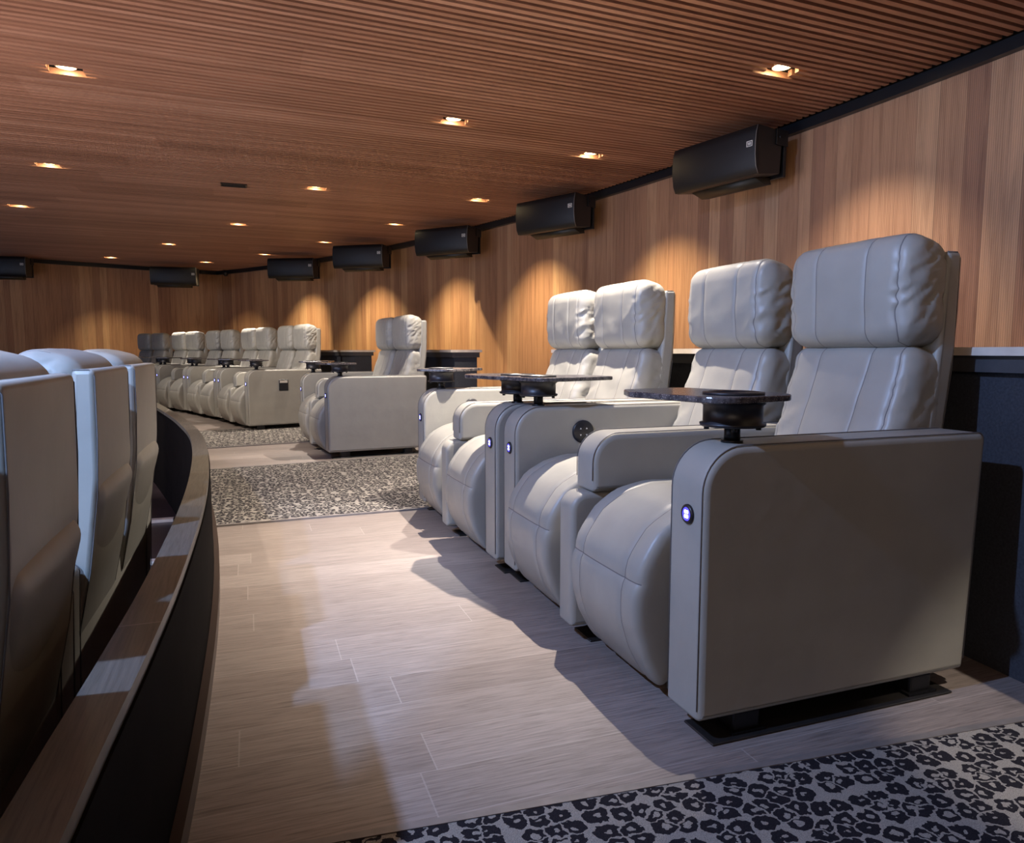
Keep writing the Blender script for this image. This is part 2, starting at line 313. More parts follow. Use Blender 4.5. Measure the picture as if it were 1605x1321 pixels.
def soft_block(path, thick, width, y0, rnd=0.03, puff=0.25, seams=(), cross=(), wrinkle=0.0, seed=0, ns=26, nw=26, nt_=6, endpuff=0.0, side_fold=0.0, wave=60, fwp=0.6):
    """a stuffed cushion: a rounded box bent along a path in XZ, swelling in its middle, with sewn seams.
    path from start to end; +normal side is the outside (left of travel direction)."""
    P = [Vector((p[0], 0, p[1])) for p in path]
    L = [0.0]
    for a, b2 in zip(P, P[1:]): L.append(L[-1] + (b2 - a).length)
    T = L[-1]
    def at(s):
        s = max(0, min(T, s)); i = 0
        while i < len(L) - 2 and L[i + 1] < s: i += 1
        t = (s - L[i]) / max(1e-9, L[i + 1] - L[i]); p = P[i].lerp(P[i + 1], t)
        e = 0.02
        return p
    def tang(s):
        a = at(s - 0.02 if s > 0.02 else 0); b2 = at(s + 0.02); return (b2 - a).normalized()
    hs, hw, ht = T / 2, width / 2, thick / 2
    r = min(rnd, ht * 0.98)
    def gridlist(h, n, extra=()):
        base = [-h, -h + r * 0.08, -h + r * 0.25, -h + r * 0.5, -h + r * 0.75, -h + r]
        base += [-(x) for x in base]
        inner = [-h + r + (2 * h - 2 * r) * i / n for i in range(1, n)]
        ex = []
        for x in extra: ex += [x - 0.0035, x - 0.0013, x + 0.0013, x + 0.0035]
        inner = [x for x in inner if all(abs(x - q) > 0.005 for q in extra)]
        return sorted(set(round(x, 5) for x in base + inner + ex))
    S = gridlist(hs, ns, [c - hs for c in cross]); W = gridlist(hw, nw, seams); Tt = gridlist(ht, nt_)
    bm = bmesh.new(); cache = {}
    def shape(s, w_, t):
        q = Vector((s, w_, t)); c = Vector((max(-hs + r, min(hs - r, s)), max(-hw + r, min(hw - r, w_)), max(-ht + r, min(ht - r, t))))
        d = q - c
        if d.length > 1e-9: q = c + d.normalized() * r
        fs_ = 1 - (q.x / hs) ** 2; fw = 1 - (q.y / hw) ** 2
        fw = max(0, fw) ** fwp; fs_ = max(0, fs_) ** 0.5
        tt = q.z * (1 + puff * fw * fs_)
        ex = 0
        if t > 0:
            for sm in seams:
                ex -= 0.0035 * math.exp(-((q.y - sm) / 0.006) ** 2)
            for cr in cross:
                ex -= 0.0035 * math.exp(-((q.x - (cr - hs)) / 0.006) ** 2)
        if wrinkle > 0:
            side = max(0, abs(q.y) / hw - 0.35) / 0.65
            nv = noise.noise(Vector((q.x * wave * 0.28 + q.y * 9, q.y * wave * 0.07 + seed * 3.7, q.z * 6 + seed)))
            nv = (1 - abs(nv) * 2.6)
            ex += wrinkle * nv * (0.12 + side ** 1.5) * fs_
            ex += wrinkle * 0.9 * noise.noise(Vector((q.x * 12, q.y * 10 + seed, q.z * 5 + seed)))
        tt += ex if t > -0.5 * ht else 0
        wy = q.y * (1 + endpuff * fs_) 
        if side_fold and abs(q.y) > hw - r * 1.2:
            wy += side_fold * (1 if q.y > 0 else -1) * (1 - abs(noise.noise(Vector((q.x * 30 + q.z * 25, q.z * 12 - q.x * 8, seed * 2.1)))) * 2.6) * fs_
        sx = q.x * (1 + 0.03 * fw)
        p = at(sx + hs); d = tang(sx + hs)
        over = sx + hs - max(0, min(T, sx + hs)); p = p + d * over
        nrm = Vector((-d.z, 0, d.x))
        return Vector((p.x + nrm.x * tt, y0 + wy, p.z + nrm.z * tt))
    def vert(s, w_, t):
        k = (s, w_, t)
        if k not in cache: cache[k] = bm.verts.new(shape(s, w_, t))
        return cache[k]
    def face(vs, mi=0):
        try:
            f = bm.faces.new(vs); f.smooth = True; f.material_index = mi
        except ValueError: pass
    def isseam(a, b2, sm): return any(abs((a + b2) / 2 - q) < 0.0014 for q in sm)
    crs = [c - hs for c in cross]
    for t in (Tt[0], Tt[-1]):
        for i in range(len(S) - 1):
            for j in range(len(W) - 1):
                mi = 1 if t > 0 and (isseam(W[j], W[j + 1], seams) or isseam(S[i], S[i + 1], crs)) else 0
                face([vert(S[i], W[j], t), vert(S[i + 1], W[j], t), vert(S[i + 1], W[j + 1], t), vert(S[i], W[j + 1], t)], mi)
    for w_ in (W[0], W[-1]):
        for i in range(len(S) - 1):
            for j in range(len(Tt) - 1):
                face([vert(S[i], w_, Tt[j]), vert(S[i + 1], w_, Tt[j]), vert(S[i + 1], w_, Tt[j + 1]), vert(S[i], w_, Tt[j + 1])])
    for s in (S[0], S[-1]):
        for i in range(len(W) - 1):
            for j in range(len(Tt) - 1):
                mi = 1 if isseam(W[i], W[i + 1], seams) and Tt[j] > 0 else 0
                face([vert(s, W[i], Tt[j]), vert(s, W[i + 1], Tt[j]), vert(s, W[i + 1], Tt[j + 1]), vert(s, W[i], Tt[j + 1])], mi)
    bmesh.ops.recalc_face_normals(bm, faces=bm.faces[:])
    return bm

# ------------------------------------------------------------------ curved plan of the auditorium
CX0, CY0 = -20.5, 2.9
def ring(R, th): return (CX0 + R * math.cos(th), CY0 + R * math.sin(th))
def arc_strip(name, R0, R1, t0, t1, z0, z1, mats, n=40, uv=False, parent=None):
    bm = bmesh.new(); secs = []
    for i in range(n + 1):
        t = t0 + (t1 - t0) * i / n; a = ring(R0, t); c = ring(R1, t)
        secs.append([bm.verts.new((a[0], a[1], z0)), bm.verts.new((c[0], c[1], z0)), bm.verts.new((c[0], c[1], z1)), bm.verts.new((a[0], a[1], z1))])
    for a, c in zip(secs, secs[1:]):
        for k in range(4): bm.faces.new((a[k], a[(k + 1) % 4], c[(k + 1) % 4], c[k]))
    bm.faces.new(secs[0][::-1]); bm.faces.new(secs[-1])
    bmesh.ops.recalc_face_normals(bm, faces=bm.faces[:])
    if uv:
        L = bm.loops.layers.uv.new('UVMap')
        for f in bm.faces:
            for l in f.loops:
                v = l.vert.co; l[L].uv = (math.atan2(v.y - CY0, v.x - CX0) * R0, v.z)
    return link(name, bm, mats, parent)

# walls
struct(arc_strip('wall_right', 24.62, 24.9, -0.27, 0.632, -0.35, 2.62, M['wall'], 110, True))
bm = bmesh.new(); L = bm.loops.layers.uv.new('UVMap')
pts = [(-0.50, 17.45), (-3.4, 16.42), (-6.0, 15.35), (-11.0, 13.0)]; d0 = 0
for a, c in zip(pts, pts[1:]):
    ln = math.hypot(c[0] - a[0], c[1] - a[1]); nx, ny = (c[1] - a[1]) / ln, -(c[0] - a[0]) / ln
    if ny < 0: nx, ny = -nx, -ny
    V8 = [bm.verts.new((p[0] + nx * o, p[1] + ny * o, z)) for p in (a, c) for o in (0, 0.25) for z in (-0.35, 2.62)]
    for q in ((0, 1, 5, 4), (2, 6, 7, 3), (0, 2, 3, 1), (4, 5, 7, 6), (0, 4, 6, 2), (1, 3, 7, 5)):
        f = bm.faces.new([V8[i] for i in q])
        for l in f.loops:
            k = V8.index(l.vert); l[L].uv = (40 + d0 + (ln if k >= 4 else 0), l.vert.co.z)
    d0 += ln
bmesh.ops.recalc_face_normals(bm, faces=bm.faces[:])
struct(link('wall_back', bm, M['wall']))
struct(box('wall_front', (-11.2, 5.0, -3.9, -3.6, -0.35, 2.62), M['far_wall']))
struct(box('wall_left', (-11.3, -11.0, -3.9, 13.2, -0.35, 2.62), M['far_wall']))

# ceiling: black void with timber slats under it
def wall_x(y): return CX0 + math.sqrt(24.62 ** 2 - (y - CY0) ** 2)
def back_y(x):
    for a, c in zip(pts, pts[1:]):
        if c[0] <= x <= a[0]: return a[1] + (c[1] - a[1]) * (x - a[0]) / (c[0] - a[0])
    return 17.45
SB = math.tan(0.050)
def slat(bm, x0, x1, y):
    vs = [bm.verts.new((x, y + SB * x + dy, z)) for x in (x0, x1) for dy in (0, 0.034) for z in (2.602, 2.640)]
    for q in ((0, 1, 3, 2), (4, 6, 7, 5), (0, 4, 5, 1), (2, 3, 7, 6), (0, 2, 6, 4), (1, 5, 7, 3)): bm.faces.new([vs[i] for i in q])
bm = bmesh.new(); add_box(bm, -11.2, 4.6, -3.8, 18.2, 2.648, 2.70)
for f in bm.faces: f.material_index = 1
PITCH = 0.0625
k = int(-3.6 / PITCH)
while True:
    y = k * PITCH; k += 1
    if y > 17.3: break
    x1 = 4.0
    for _ in range(6): x1 = wall_x(max(-3.6, min(17.4, y + SB * x1))) - 0.075
    x0 = -11.0
    if y > 12.5:
        ok = [x / 20 for x in range(-220, int(x1 * 20)) if y + SB * x / 20 < back_y(x / 20) - 0.12]
        if not ok: continue
        x0 = ok[0]
    cuts = sorted([(lx - 0.10, lx + 0.10) for (lx, ly, *_r) in DOWN if abs(ly - (y + SB * lx) - 0.018) < 0.05 and x0 < lx < x1])
    cur = x0
    for a, c in cuts + [(x1, x1)]:
        if a > cur + 0.02: slat(bm, cur, a, y)
        cur = c
struct(link('ceiling', bm, [M['slat'], M['void']]))
struct(arc_strip('trim_1', 24.565, 24.62, -0.27, 0.628, 2.525, 2.60, M['trim_black'], 90))
bm = bmesh.new()
for a, c in zip(pts, pts[1:]):
    d = Vector((c[0] - a[0], c[1] - a[1], 0)); n_ = Vector((d.y, -d.x, 0)).normalized()
    if n_.y > 0: n_ = -n_
    A = Vector((a[0], a[1], 0)); B = Vector((c[0], c[1], 0))
    V8 = [bm.verts.new(p + n_ * o + Vector((0, 0, z))) for p in (A, B) for o in (0.002, 0.06) for z in (2.53, 2.60)]
    for q in ((0, 1, 5, 4), (2, 6, 7, 3), (0, 2, 3, 1), (4, 5, 7, 6), (0, 4, 6, 2), (1, 3, 7, 5)): bm.faces.new([V8[i] for i in q])
bmesh.ops.recalc_face_normals(bm, faces=bm.faces[:])
struct(link('trim_2', bm, M['trim_black']))

# parapet curve: aisle-side edge of its cap
PAR = [(-0.28, -3.6), (-0.235, -1.0), (-0.215, 0.3), (-0.195, 0.9), (-0.175, 1.3), (-0.16, 1.74), (-0.155, 2.43), (-0.17, 3.1), (-0.21, 3.86), (-0.28, 4.65), (-0.39, 5.38), (-0.56, 6.3), (-0.95, 8.1), (-1.45, 9.9), (-2.1, 11.6), (-3.0, 13.4), (-4.2, 15.2)]
def catmull(P, n=6):
    out = []
    for i in range(len(P) - 1):
        p0 = P[max(0, i - 1)]; p1 = P[i]; p2 = P[i + 1]; p3 = P[min(len(P) - 1, i + 2)]
        for k in range(n):
            t = k / n
            out.append(tuple(0.5 * (2 * p1[j] + (p2[j] - p0[j]) * t + (2 * p0[j] - 5 * p1[j] + 4 * p2[j] - p3[j]) * t * t + (3 * p1[j] - p0[j] - 3 * p2[j] + p3[j]) * t ** 3) for j in (0, 1)))
    out.append(P[-1]); return out
PC = catmull([(x * 0.9, y * 0.9) for x, y in PAR] + [(-5.2, 15.6)])
def offs(Pl, d):
    out = []
    for i, p in enumerate(Pl):
        a = Pl[max(0, i - 1)]; c = Pl[min(len(Pl) - 1, i + 1)]; t = Vector((c[0] - a[0], c[1] - a[1])).normalized()
        out.append((p[0] - t.y * d, p[1] + t.x * d))
    return out
def ribbon(name, A, B, z0, z1, mats, bev=0):
    bm = bmesh.new(); secs = []
    for a, c in zip(A, B):
        secs.append([bm.verts.new((a[0], a[1], z0)), bm.verts.new((c[0], c[1], z0)), bm.verts.new((c[0], c[1], z1)), bm.verts.new((a[0], a[1], z1))])
    for a, c in zip(secs, secs[1:]):
        for k in range(4): bm.faces.new((a[k], a[(k + 1) % 4], c[(k + 1) % 4], c[k]))
    bm.faces.new(secs[0][::-1]); bm.faces.new(secs[-1]); bmesh.ops.recalc_face_normals(bm, faces=bm.faces[:])
    return link(name, bm, mats)
PZ = 0.40; LOWZ = -0.30
pw = struct(ribbon('wall_parapet', offs(PC, -0.004), offs(PC, 0.056), LOWZ, PZ - 0.022, M['parapet_face']))
cp = struct(ribbon('trim_3', PC, offs(PC, 0.064), PZ - 0.022, PZ, M['cap']))
bs = struct(ribbon('baseboard_parapet', offs(PC, -0.024), offs(PC, -0.005), 0.0, 0.05, M['base_trim']))

# floors
bm = bmesh.new()
inner = offs(PC, -0.006)
A = [bm.verts.new((p[0], p[1], 0)) for p in inner]; B = [bm.verts.new((p[0], p[1], -0.08)) for p in inner]
far = []
for p in inner:
    xx = min(wall_x(p[1]) + 0.1, 4.3) if p[1] < 17 else 0
    far.append(bm.verts.new((max(xx, p[0] + 0.3), p[1], 0)))
for i in range(len(A) - 1):
    bm.faces.new((A[i], far[i], far[i + 1], A[i + 1])); bm.faces.new((A[i], A[i + 1], B[i + 1], B[i]))
e1 = bm.verts.new((-4.2, 17.8, 0)); e2 = bm.verts.new((1.5, 17.8, 0)); bm.faces.new((A[-1], far[-1], e2, e1))
bmesh.ops.recalc_face_normals(bm, faces=bm.faces[:])
struct(link('floor', bm, M['plank']))
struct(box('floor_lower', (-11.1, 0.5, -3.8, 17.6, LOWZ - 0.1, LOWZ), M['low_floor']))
# carpeted strips crossing the tier, between the seat groups
def R_of_par(th):
    best = min(PC, key=lambda p: abs(math.atan2(p[1] - CY0, p[0] - CX0) - th)); return math.hypot(best[0] - CX0, best[1] - CY0)
def carpet_strip(name, t0, t1, parent=None, R1=22.34, d0=0.0, d1=0.0):
    bm = bmesh.new(); A = []; B = []; n = 12
    for i in range(n + 1):
        t = t0 + (t1 - t0) * i / n; r0 = R_of_par(t) + 0.016
        a = ring(r0, t); c = ring(R1, t); A.append(a); B.append(c)
    secs = [[bm.verts.new((*a, 0.0005)), bm.verts.new((*c, 0.0005)), bm.verts.new((*c, 0.007)), bm.verts.new((*a, 0.007))] for a, c in zip(A, B)]
    for a, c in zip(secs, secs[1:]):
        for k in range(4): bm.faces.new((a[k], a[(k + 1) % 4], c[(k + 1) % 4], c[k]))
    bm.faces.new(secs[0][::-1]); bm.faces.new(secs[-1]); bmesh.ops.recalc_face_normals(bm, faces=bm.faces[:])
    o = link(name, bm, M['carpet']); return o
def y2t(y, x=0.5): return math.atan2(y - CY0, x - CX0)
STR = [(-0.26, y2t(1.165)), (y2t(3.72), y2t(5.60)), (y2t(6.86, 0.3), y2t(8.35, 0.1)), (0.56, 0.62)]
LB = ['leopard-spot carpet strip in the right foreground before the nearest recliners', 'leopard-spot carpet strip crossing the aisle in the middle distance', 'narrow far leopard-spot carpet strip beyond the second seat group', 'last leopard-spot carpet strip at the far corner']
for i, (a, c) in enumerate(STR[:3]):
    tag(carpet_strip('carpet', a, c), LB[i], 'carpet')
k = 4
for (a, c) in STR[:3]:
    for t in ([c] if a < -0.2 else [a, c]):
        bm = bmesh.new(); r0 = R_of_par(t) + 0.02; p = Vector((*ring(r0, t), 0)); q = Vector((*ring(24.5, t), 0)); d = (q - p).normalized(); n_ = Vector((-d.y, d.x, 0)) * 0.009
        V8 = [bm.verts.new(x + n_ * s + Vector((0, 0, z))) for x in (p, q) for s in (-1, 1) for z in (0.0005, 0.009)]
        for qq in ((0, 1, 5, 4), (2, 6, 7, 3), (0, 2, 3, 1), (4, 5, 7, 6), (0, 4, 6, 2), (1, 3, 7, 5)): bm.faces.new([V8[i] for i in qq])
        bmesh.ops.recalc_face_normals(bm, faces=bm.faces[:]); struct(link('trim_%d' % k, bm, M['alu'])); k += 1
# step nosings on the lower tier, seen through the gap beside the parapet
for (y, x0, x1) in ((5.25, -1.0, -0.52), (4.2, -0.85, -0.35), (3.55, -0.75, -0.28)):
    struct(box('trim_%d' % k, (x0, x1, y, y + 0.06, LOWZ + 0.0005, LOWZ + 0.02), M['ledge_top'])); k += 1

# ------------------------------------------------------------------ drink ledges behind the seats
def ledge(t0, t1, label):
    r = empty('drink_ledge', (*ring(22.5, (t0 + t1) / 2), 0))
    r.location = (0, 0, 0)
    arc_strip('ledge_top', 22.36, 22.66, t0, t1, 0.838, 0.860, M['ledge_top'], 20, parent=r)
    arc_strip('fascia', 22.38, 22.64, t0 + 0.0005, t1 - 0.0005, 0.794, 0.8375, M['ledge_fascia'], 20, parent=r)
    arc_strip('front_panel', 22.405, 22.62, t0 + 0.001, t1 - 0.001, 0.001, 0.7935, M['felt'], 20, parent=r)
    tag(r, label, 'ledge')
ledge(-0.20, 0.060, 'long pale-topped ledge with charcoal felt front behind the nearest recliners')
ledge(0.140, 0.205, 'short dark ledge behind the lone middle recliner pair')
ledge(0.256, 0.56, 'dark ledge behind the far row of recliner pairs')

# ------------------------------------------------------------------ the double recliner
AW, SW, CW = 0.13, 0.45, 0.10; PW = 2 * AW + 2 * SW + CW; AD = 0.79
def arm_poly(front_r=0.10, x0=0.0, x1=AD, z0=0.05, z1=0.65, dip=0.0):
    return round_poly([(x0, z0), (x1, z0), (x1 + 0.03 if z1 > 0.6 else x1, z1), (x0, z1 - dip)], [0.012, 0.012, 0.02, front_r], 10)
def disc(bm, c, r, d, mi=0): add_cyl(bm, c, (c[0] + d[0], c[1] + d[1], c[2] + d[2]), r, 28)
def make_recliner():
    root = empty('double_recliner')
    # outer arms with piping, power button and remote pad
    for side in (0, 1):
        y0 = 0 if side == 0 else PW - AW
        bm = bmesh.new(); prism_xz(bm, arm_poly(), y0, y0 + AW, 0.016, 4)
        arm = link('armrest', bm, M['leather'], root)
        for yy in (y0 + 0.008, y0 + AW - 0.008):
            pl = arm_poly(0.10, 0.001, AD - 0.001, 0.053, 0.6505)
            pl = [p for p in pl if not (p[1] < 0.07)]
            pl = [(AD + 0.005, yy, 0.075)] + [(p[0], yy, p[1]) for p in pl] + [(0.001, yy, 0.075)]
            # order from the back edge over the top to the front foot
            bm = bmesh.new(); add_tube(bm, pl, 0.0014, 6); link('piping', bm, M['stitch'], arm)
        bm = bmesh.new(); add_lathe(bm, (0, y0 + AW * 0.42, 0.50), [(0.0215, 0.002), (0.0215, -0.004), (0.019, -0.0065), (0.0150, -0.0065), (0.0150, -0.003)], 32, 'X')
        bt = link('power_button', bm, M['black_plastic'], arm)
        bm = bmesh.new(); add_cyl(bm, (-0.0035, y0 + AW * 0.42, 0.50), (-0.0055, y0 + AW * 0.42, 0.50), 0.0146, 28); link('glowing_ring', bm, M['lit_blue'], arm)
        bm = bmesh.new()
        for dy in (-1, 1):
            for dz in (-1, 1): add_cyl(bm, (-0.0056, y0 + AW * 0.42 + dy * 0.0035, 0.50 + dz * 0.005), (-0.0062, y0 + AW * 0.42 + dy * 0.0035, 0.50 + dz * 0.005), 0.0042, 12)
        link('button_symbol', bm, M['lit_white'], arm)
        yi = y0 + AW if side == 0 else y0; sg = 1 if side == 0 else -1
        bm = bmesh.new(); add_lathe(bm, (0.265, yi, 0.555), [(0.042, -0.002 * sg), (0.042, 0.006 * sg), (0.038, 0.009 * sg), (0.001, 0.009 * sg)], 32, 'Y')
        link('remote_pad', bm, M['black_plastic'], arm)
        bm = bmesh.new()
        for dx in (-1, 1):
            for dz in (-1, 1):
                x = 0.265 + dx * 0.012; z = 0.555 + dz * 0.012; y = yi + 0.0095 * sg
                vs = [bm.verts.new((x + a * 0.0035, y, z + c * 0.0035 * dz)) for a, c in ((-1, -0.7), (1, -0.7), (0, 1))]
                bm.faces.new(vs)
        g = bmesh.ops.extrude_face_region(bm, geom=bm.faces[:]); bmesh.ops.translate(bm, vec=(0, 0.0006 * sg, 0), verts=[v for v in g['geom'] if isinstance(v, bmesh.types.BMVert)])
        link('remote_arrows', bm, M['white_print'], arm)
    # centre arm: padded top block over a narrower support
    yc = AW + SW
    bm = bmesh.new(); prism_xz(bm, arm_poly(0.085, 0.03, AD - 0.01, 0.445, 0.615), yc - 0.008, yc + CW + 0.008, 0.018, 4)
    ca = link('centre_armrest', bm, M['leather'], root)
    for yy in (yc - 0.001, yc + CW + 0.001):
        pl = [(p[0], yy, p[1]) for p in arm_poly(0.085, 0.031, AD - 0.01, 0.45, 0.6155) if p[1] > 0.475] + [(0.031, yy, 0.48)]
        bm = bmesh.new(); add_tube(bm, pl, 0.0013, 6); link('piping', bm, M['stitch'], ca)
    bm = bmesh.new(); prism_xz(bm, arm_poly(0.05, -0.03, AD - 0.03, 0.05, 0.444), yc + 0.004, yc + CW - 0.004, 0.016, 4)
    link('centre_support', bm, M['leather'], root)
    for k in (0, 1):
        yk = AW + SW / 2 + k * (SW + CW); sm = (-0.115, 0.115); sh_ = (-0.185, -0.09, 0.09, 0.185)
        # leg rest: rolls over the front edge down to the floor
        path = [(0.34, 0.395), (0.26, 0.405), (0.18, 0.405), (0.12, 0.392), (0.072, 0.364), (0.040, 0.318), (0.026, 0.262), (0.026, 0.21), (0.040, 0.155), (0.064, 0.105), (0.082, 0.078)]
        path = path[::-1]   # travel upward and back so that the outside is the left side
        link('leg_rest', soft_block(path, 0.135, SW - 0.085, yk + 0.014, 0.018, 0.24, sm, (0.222,), 0.0016, k + 1, 40, 22, wave=40, fwp=0.28), [M['leather'], M['stitch']], root)
        path = [(0.30, 0.395), (0.45, 0.385), (0.70, 0.37)]
        link('seat_cushion', soft_block(path, 0.15, SW - 0.02, yk, 0.04, 0.22, sm, (), 0.002, k + 3, 20, 22, wave=40), [M['leather'], M['stitch']], root)
        # lower back cushion, leaning
        path = [(0.805, 0.85), (0.75, 0.66), (0.665, 0.42)]
        link('back_cushion', soft_block(path[::-1], 0.155, SW - 0.012, yk, 0.045, 0.20, sh_, (), 0.0055, k * 2 + 5, 26, 30, side_fold=0.004, wave=55), [M['leather'], M['stitch']], root)
        path = [(0.770, 0.862), (0.766, 0.98), (0.766, 1.10), (0.778, 1.145)]
        link('headrest', soft_block(path, 0.150, SW - 0.004, yk, 0.055, 0.17, sh_, (), 0.0040, k * 5 + 9, 34, 40, side_fold=0.006, wave=45), [M['leather'], M['stitch']], root)
        # hard padded shell behind the cushions
        bm = bmesh.new()
        prism_xz(bm, round_poly([(0.755, 0.46), (0.805, 0.46), (0.838, 0.62), (0.866, 0.85), (0.870, 1.107), (0.822, 1.107), (0.812, 0.90)], [0.01, 0.01, 0.3, 0.4, 0.012, 0.012, 0.1], 6), yk - SW / 2 + 0.004, yk + SW / 2 - 0.004, 0.012, 3)
        sh = link('back_shell', bm, M['leather'], root)
        for s_ in (-1, 1):
            yy = yk + s_ * (SW / 2 - 0.009)
            bm = bmesh.new(); add_tube(bm, [(0.806, yy, 0.47), (0.837, yy, 0.62), (0.861, yy, 0.80), (0.868, yy, 0.95), (0.869, yy, 1.09), (0.858, yy, 1.106), (0.824, yy, 1.106)], 0.0014, 6); link('piping', bm, M['stitch'], sh)
        # folding mechanism showing in the gap beside the leg rest
        for s_ in (-1, 1):
            yy = yk + s_ * (SW / 2 - 0.006)
            bm = bmesh.new()
            prism_xz(bm, [(0.05, 0.10), (0.5, 0.10), (0.5, 0.33), (0.07, 0.36)], yy - 0.002, yy + 0.002)
            for (a, c) in (((0.035, 0.12), (0.09, 0.30)), ((0.06, 0.14), (0.06, 0.36)), ((0.03, 0.24), (0.11, 0.20))):
                add_cyl(bm, (a[0], yy, a[1]), (c[0], yy, c[1]), 0.006, 8)
            add_cyl(bm, (0.055, yy - 0.005, 0.235), (0.055, yy + 0.005, 0.235), 0.012, 12)
            link('recline_mechanism', bm, M['black_steel'], root)
        bm = bmesh.new(); add_box(bm, 0.08, 0.70, yk - SW / 2 + 0.02, yk + SW / 2 - 0.02, 0.09, 0.30); link('inner_frame', bm, M['black_cloth'], root)
    # rear skirt
    bm = bmesh.new(); add_box(bm, AD - 0.03, AD + 0.012, 0.012, PW - 0.012, 0.06, 0.60, 0.008, 2); link('rear_skirt', bm, M['leather'], root)
    # floor plates and feet under each side
    for yy in (-0.012, AW + SW - 0.0, PW - 0.10):
        bm = bmesh.new(); add_box(bm, 0.03, 0.74, yy, yy + 0.11, 0.0005, 0.006, 0.002, 1)
        pl = link('floor_plate', bm, M['plate'], root)
        for xx in (0.10, 0.62):
            bm = bmesh.new(); add_box(bm, xx, xx + 0.07, yy + 0.02, yy + 0.08, 0.0065, 0.056, 0.006, 2); add_box(bm, xx - 0.01, xx + 0.08, yy + 0.012, yy + 0.088, 0.006, 0.012)
            link('foot', bm, M['black_steel'], pl)
    # swivel trays on both outer arms; each turns about its post
    for side in (0, 1):
        yp = AW / 2 if side == 0 else PW - AW / 2
        bm = bmesh.new(); poly = round_poly([(-0.125, -0.085), (0.115, -0.085), (0.135, 0.02), (0.12, 0.27), (-0.07, 0.285), (-0.125, 0.2)], [0.06, 0.06, 0.1, 0.03, 0.03, 0.05], 8)
        prism_xy(bm, poly, 0.092, 0.106, 0.003, 2)
        tb = link('tray_top', bm, M['granite'], root); tb.location = (0.115, yp, 0.65)
        bm = bmesh.new(); add_cyl(bm, (0, 0, -0.005), (0, 0, 0.045), 0.0175, 24); add_cyl(bm, (0, 0, 0.0), (0, 0, 0.006), 0.024, 24); link('post', bm, M['black_steel'], tb)
        bm = bmesh.new(); add_lathe(bm, (0, 0, 0), [(0.02, 0.036), (0.068, 0.036), (0.071, 0.040), (0.071, 0.043), (0.064, 0.045), (0.064, 0.082), (0.070, 0.086), (0.070, 0.0915), (0.02, 0.0915)], 40)
        link('cup_holder', bm, M['black_plastic'], tb)
        bm = bmesh.new(); add_lathe(bm, (0, 0, 0), [(0.052, 0.1062), (0.066, 0.1062), (0.066, 0.1105), (0.058, 0.112), (0.052, 0.1105), (0.050, 0.107), (0.001, 0.1068)], 40)
        link('cup_ring', bm, M['black_plastic'], tb)
        for q in range(4):
            a = PI / 4 + q * PI / 2; bm = bmesh.new()
            add_cyl(bm, (0.055 * math.cos(a), 0.055 * math.sin(a), 0.028), (0.055 * math.cos(a), 0.055 * math.sin(a), 0.037), 0.006, 10)
            link('screw', bm, M['black_steel'], tb)
    return root
proto = make_recliner()
GR = 'pale grey leather double recliners of the upper row'
placed = []
def put(o, x, y, a, z, label, group, trays=(0, 0)):
    o.location = (x, y, z); o.rotation_euler = (0, 0, a)
    tag(o, label, 'recliner', group)
    ts = [c for c in o.children if c.name.startswith('tray_top')]
    ts.sort(key=lambda c: c.location.y)
    for c, r in zip(ts, trays): c.rotation_euler = (0, 0, math.radians(r))
    placed.append(o)
spots = [(0.88, 1.24, 0.0, 0, 'nearest pale grey leather double recliner, large in the right foreground', GR, (12, -75)),
         (0.86, 2.53, 0.012, 0, 'pale grey leather double recliner directly beside the nearest pair, with brightly lit headrests', GR, (12, -45)),
         (0.565, 5.735, 0.10, 0, 'lone pale grey double recliner standing between the two leopard carpet strips', GR, (10, -30))]
lab = ['first double recliner of the far row, with a dark card holder on its pale side', 'second double recliner of the far row, with brightly lit headrests', 'third double recliner of the far row, its headrests in shade', 'fourth double recliner of the far row, with bright headrests, second from the end', 'last double recliner at the far end of the row, darkest headrests']
for i in range(5):
    th = 0.2475 + i * 0.0612; p = ring(21.12 - 0.0 * i, th); spots.append((p[0], p[1], th + 0.03, 0, lab[i], GR, (random.choice([-30, 5, 20]), random.choice([-50, -15, 10]))))
GL = 'recliner pairs of the lower row seen from behind'
spots.append((-1.19, 0.475, 0.0, LOWZ, 'nearest lower-row double recliner seen from behind at the left edge', GL, (-20, 0)))
spots.append((-1.215, 1.80, -0.02, LOWZ, 'lower-row double recliner seen from behind, with blue-lit shell, beside the parapet', GL, (-20, 0)))
for i, (x, y, a, z, l, g_, tr) in enumerate(spots):
    o = proto if i == 0 else copy_tree(proto)
    put(o, x, y, a, z, l, g_, tr)
# card holder on the side of the first pair of the far row
host = placed[3]
bm = bmesh.new(); add_box(bm, 0.33, 0.43, -0.008, -0.0005, 0.42, 0.54, 0.002, 1); ch = link('card_holder', bm, M['black_plastic'], host)
bm = bmesh.new(); add_box(bm, 0.338, 0.422, -0.0105, -0.0085, 0.505, 0.53); link('card', bm, M['card'], ch)

